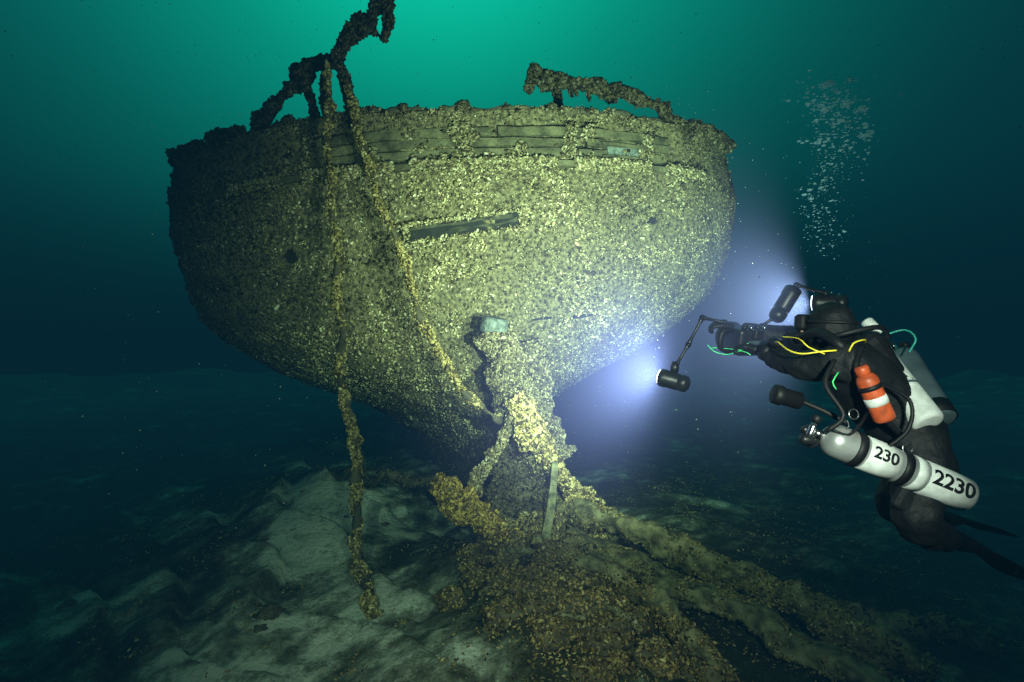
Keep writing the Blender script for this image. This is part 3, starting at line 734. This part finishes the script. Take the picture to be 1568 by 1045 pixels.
def glow(name, c, d, R, k, col, parent, lo=-.15, hi=.75, eps=.02, rate=1.2):  # emitting volume sphere stands in for lamp light scattered by the water
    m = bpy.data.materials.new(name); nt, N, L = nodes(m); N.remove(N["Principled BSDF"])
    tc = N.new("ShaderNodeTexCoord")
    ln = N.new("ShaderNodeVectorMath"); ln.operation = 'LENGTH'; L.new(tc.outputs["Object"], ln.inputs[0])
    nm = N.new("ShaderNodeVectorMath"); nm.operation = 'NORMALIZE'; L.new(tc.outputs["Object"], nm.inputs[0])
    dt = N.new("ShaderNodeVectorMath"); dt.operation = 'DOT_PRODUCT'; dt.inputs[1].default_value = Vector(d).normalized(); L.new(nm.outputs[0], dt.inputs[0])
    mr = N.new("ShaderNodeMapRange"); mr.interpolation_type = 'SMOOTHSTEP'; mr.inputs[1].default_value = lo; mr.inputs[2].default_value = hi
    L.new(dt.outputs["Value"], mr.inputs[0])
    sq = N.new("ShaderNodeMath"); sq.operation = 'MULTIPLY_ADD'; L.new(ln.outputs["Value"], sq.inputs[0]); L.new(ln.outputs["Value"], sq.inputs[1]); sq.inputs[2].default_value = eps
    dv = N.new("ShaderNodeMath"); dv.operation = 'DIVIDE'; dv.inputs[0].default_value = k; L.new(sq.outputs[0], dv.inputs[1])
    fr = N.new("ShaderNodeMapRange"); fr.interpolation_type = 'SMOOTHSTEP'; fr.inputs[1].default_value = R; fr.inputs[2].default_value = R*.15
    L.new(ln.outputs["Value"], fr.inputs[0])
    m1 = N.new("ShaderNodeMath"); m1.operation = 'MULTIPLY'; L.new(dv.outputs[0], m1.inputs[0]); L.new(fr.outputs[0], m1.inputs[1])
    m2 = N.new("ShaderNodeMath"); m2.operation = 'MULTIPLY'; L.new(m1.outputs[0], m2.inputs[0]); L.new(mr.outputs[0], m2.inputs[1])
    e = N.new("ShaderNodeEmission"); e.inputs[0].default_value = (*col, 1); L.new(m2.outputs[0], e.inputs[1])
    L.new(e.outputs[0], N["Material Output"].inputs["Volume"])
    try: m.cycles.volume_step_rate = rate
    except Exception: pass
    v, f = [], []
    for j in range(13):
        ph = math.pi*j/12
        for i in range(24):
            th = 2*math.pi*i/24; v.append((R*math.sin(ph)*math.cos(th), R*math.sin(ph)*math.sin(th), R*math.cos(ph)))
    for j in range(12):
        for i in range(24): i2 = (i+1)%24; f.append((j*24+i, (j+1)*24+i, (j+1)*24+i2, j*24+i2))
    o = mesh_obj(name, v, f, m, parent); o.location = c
glow("lit_water_haze", (.79,3.08,2.407), (-.75,.62,.22), 1.7, .18, (.36,.43,.95), rig, -.3, .85, .014, 1.3)  # lamp scatter added as volume emission
glow("emissive_lamp_haze_b", (1.62,3.09,2.805), (-.85,.5,-.08), 1.5, .125, (.40,.5,.95), rig, .0, .9, .010, 1.3)

# ------------------------------------------------------------------ bubbles
def spheres(name, C, Rr, mat, flat=1.):
    U, Vn = 10, 7; base = []
    for j in range(Vn+1):
        ph = math.pi*j/Vn
        for i in range(U): th = 2*math.pi*i/U; base.append((math.sin(ph)*math.cos(th), math.sin(ph)*math.sin(th), math.cos(ph)*flat))
    base = np.array(base); ff = [(j*U+i, (j+1)*U+i, (j+1)*U+(i+1)%U, j*U+(i+1)%U) for j in range(Vn) for i in range(U)]
    ff = np.array(ff); V = (base[None]*np.array(Rr)[:,None,None]+np.array(C)[:,None]).reshape(-1,3)
    FF = (ff[None]+(np.arange(len(C))*len(base))[:,None,None]).reshape(-1,4)
    return mesh_obj(name, V, FF, mat)
M_BUB = bpy.data.materials.new("air_bubble"); nt, N, L = nodes(M_BUB); N.remove(N["Principled BSDF"])
lw = N.new("ShaderNodeLayerWeight"); lw.inputs[0].default_value = .35
g = N.new("ShaderNodeBsdfTranslucent"); g.inputs[0].default_value = (.7,1,1,1)
df_ = N.new("ShaderNodeBsdfDiffuse"); df_.inputs[0].default_value = (.65,1.,1.,1)
tr = N.new("ShaderNodeBsdfTransparent"); mx0 = N.new("ShaderNodeMixShader"); mx0.inputs[0].default_value = .65
L.new(g.outputs[0], mx0.inputs[1]); L.new(df_.outputs[0], mx0.inputs[2])
mr = N.new("ShaderNodeMapRange"); mr.inputs[3].default_value = .6; mr.inputs[4].default_value = .98; L.new(lw.outputs["Facing"], mr.inputs[0])
mx = N.new("ShaderNodeMixShader"); L.new(mr.outputs[0], mx.inputs[0]); L.new(tr.outputs[0], mx.inputs[1]); L.new(mx0.outputs[0], mx.inputs[2])
L.new(mx.outputs[0], N["Material Output"].inputs[0])
C, Rr = [], []
for i in range(900):
    t = random.random()**.8; z = 3.08+.92*t
    w = .04+.20*t
    cx = 1.70+.07*t+.05*math.sin(z*9)
    C.append((cx+.03*math.sin(i*1.7)+random.gauss(0, w*.42), 3.1+random.gauss(0, .08), z+random.gauss(0,.02)))
    Rr.append(min(.015, .0023*math.exp(random.gauss(0,.65))*(.8+t*1.1)))
C2, R2 = [(1.72,3.1,4.0),(1.90,3.1,3.86),(1.93,3.1,3.72),(1.83,3.1,3.89),(1.66,3.1,3.68),(1.79,3.1,3.8),(1.70,3.1,3.86)], [.032,.022,.024,.020,.018,.020,.022]
for i in range(7):
    for k in range(12): C2.append((C2[i][0]+random.gauss(0,.03), 3.1+random.gauss(0,.02), C2[i][2]+random.gauss(0,.012))); R2.append(.007+.006*random.random())
spheres("air_bubbles", C+C2, Rr+R2, M_BUB, .45)
M_MOTE = simple("suspended_particle", (.08,.10,.09), .9, spec=0.)
C = [(random.uniform(-3.5,3.5), random.uniform(2.6,6), random.uniform(.3,5.5)) for i in range(2600)]
C = [c for c in C if not (c[0] > .1 and c[1] > 2.9 and abs(c[2]-2.7) < 1.2 and c[1] < 4.2)]
spheres("suspended_silt", C, [random.uniform(.0012,.0036) for c in C], M_MOTE)

# ------------------------------------------------------------------ water
M_W = bpy.data.materials.new("lake_water"); nt, N, L = nodes(M_W); N.remove(N["Principled BSDF"])
sig = (.116,.068,.082); fogc = (.0016,.0215,.033)
den = .2
ab = N.new("ShaderNodeVolumeAbsorption"); ab.inputs[0].default_value = (*[1-s/den for s in sig], 1); ab.inputs[1].default_value = den
em = N.new("ShaderNodeEmission"); em.inputs[0].default_value = (*[fogc[i]*sig[i]/.003 for i in range(3)], 1); em.inputs[1].default_value = .003  # ambient scattered light put into the water as emission
asd = N.new("ShaderNodeAddShader"); L.new(ab.outputs[0], asd.inputs[0]); L.new(em.outputs[0], asd.inputs[1])
L.new(asd.outputs[0], N["Material Output"].inputs["Volume"])
v, f = [], []
for j in range(17):
    ph = math.pi*j/16
    for i in range(32):
        th = 2*math.pi*i/32; v.append((28*math.sin(ph)*math.cos(th), 6+28*math.sin(ph)*math.sin(th), 2+28*math.cos(ph)))
for j in range(16):
    for i in range(32): i2 = (i+1)%32; f.append((j*32+i, (j+1)*32+i, (j+1)*32+i2, j*32+i2))
mesh_obj("water", v, f, M_W)

# ------------------------------------------------------------------ world: light coming down from the surface
w = bpy.data.worlds.new("World"); sc.world = w; w.use_nodes = True
nt = w.node_tree; N = nt.nodes; L = nt.links; bg = N["Background"]
tc = N.new("ShaderNodeTexCoord"); sub = N.new("ShaderNodeVectorMath"); sub.operation = 'NORMALIZE'; L.new(tc.outputs["Generated"], sub.inputs[0])
dif = N.new("ShaderNodeVectorMath"); dif.operation = 'SUBTRACT'; pk = Vector((-.11,.80,.60)).normalized(); dif.inputs[1].default_value = pk; L.new(sub.outputs[0], dif.inputs[0])
scl = N.new("ShaderNodeVectorMath"); scl.operation = 'MULTIPLY'; scl.inputs[1].default_value = (.88, 1., 1.15); L.new(dif.outputs[0], scl.inputs[0])
ln = N.new("ShaderNodeVectorMath"); ln.operation = 'LENGTH'; L.new(scl.outputs[0], ln.inputs[0])
cr = N.new("ShaderNodeValToRGB"); cr.color_ramp.interpolation = 'B_SPLINE'; e = cr.color_ramp.elements
e[0].position = 0; e[0].color = (.02,1.0,.94,1); e[1].position = 1; e[1].color = (0,.002,.006,1)
for pos, c in ((.12,(.008,.70,.68)),(.28,(.002,.35,.37)),(.48,(.0008,.105,.13)),(.7,(.0004,.022,.036))):
    x = e.new(pos); x.color = (*c,1)
L.new(ln.outputs["Value"], cr.inputs[0])
sp = N.new("ShaderNodeSeparateXYZ"); L.new(sub.outputs[0], sp.inputs[0])
mr = N.new("ShaderNodeMapRange"); mr.interpolation_type = 'SMOOTHSTEP'; mr.inputs[1].default_value = -.02; mr.inputs[2].default_value = .30; mr.inputs[3].default_value = 0; mr.inputs[4].default_value = 6.
L.new(sp.outputs["Z"], mr.inputs[0])
L.new(cr.outputs[0], bg.inputs[0]); L.new(mr.outputs[0], bg.inputs[1])

sun = bpy.data.lights.new("sun", 'SUN'); sun.energy = .7; sun.color = (.25,1,.85); sun.angle = math.radians(40)
so = bpy.data.objects.new("sun", sun); so.rotation_euler = Euler((math.radians(-15), math.radians(-8), 0)); link(so)

# ------------------------------------------------------------------ camera
cd = bpy.data.cameras.new("camera"); cd.lens = 20; cd.sensor_width = 36; cd.clip_end = 300; cd.clip_start = .05
co = bpy.data.objects.new("camera", cd); co.location = (0,0,2.6); co.rotation_euler = (math.radians(90),0,0); link(co)
sc.camera = co
sc.view_settings.view_transform = 'Standard'; sc.view_settings.look = 'None'; sc.view_settings.exposure = 0
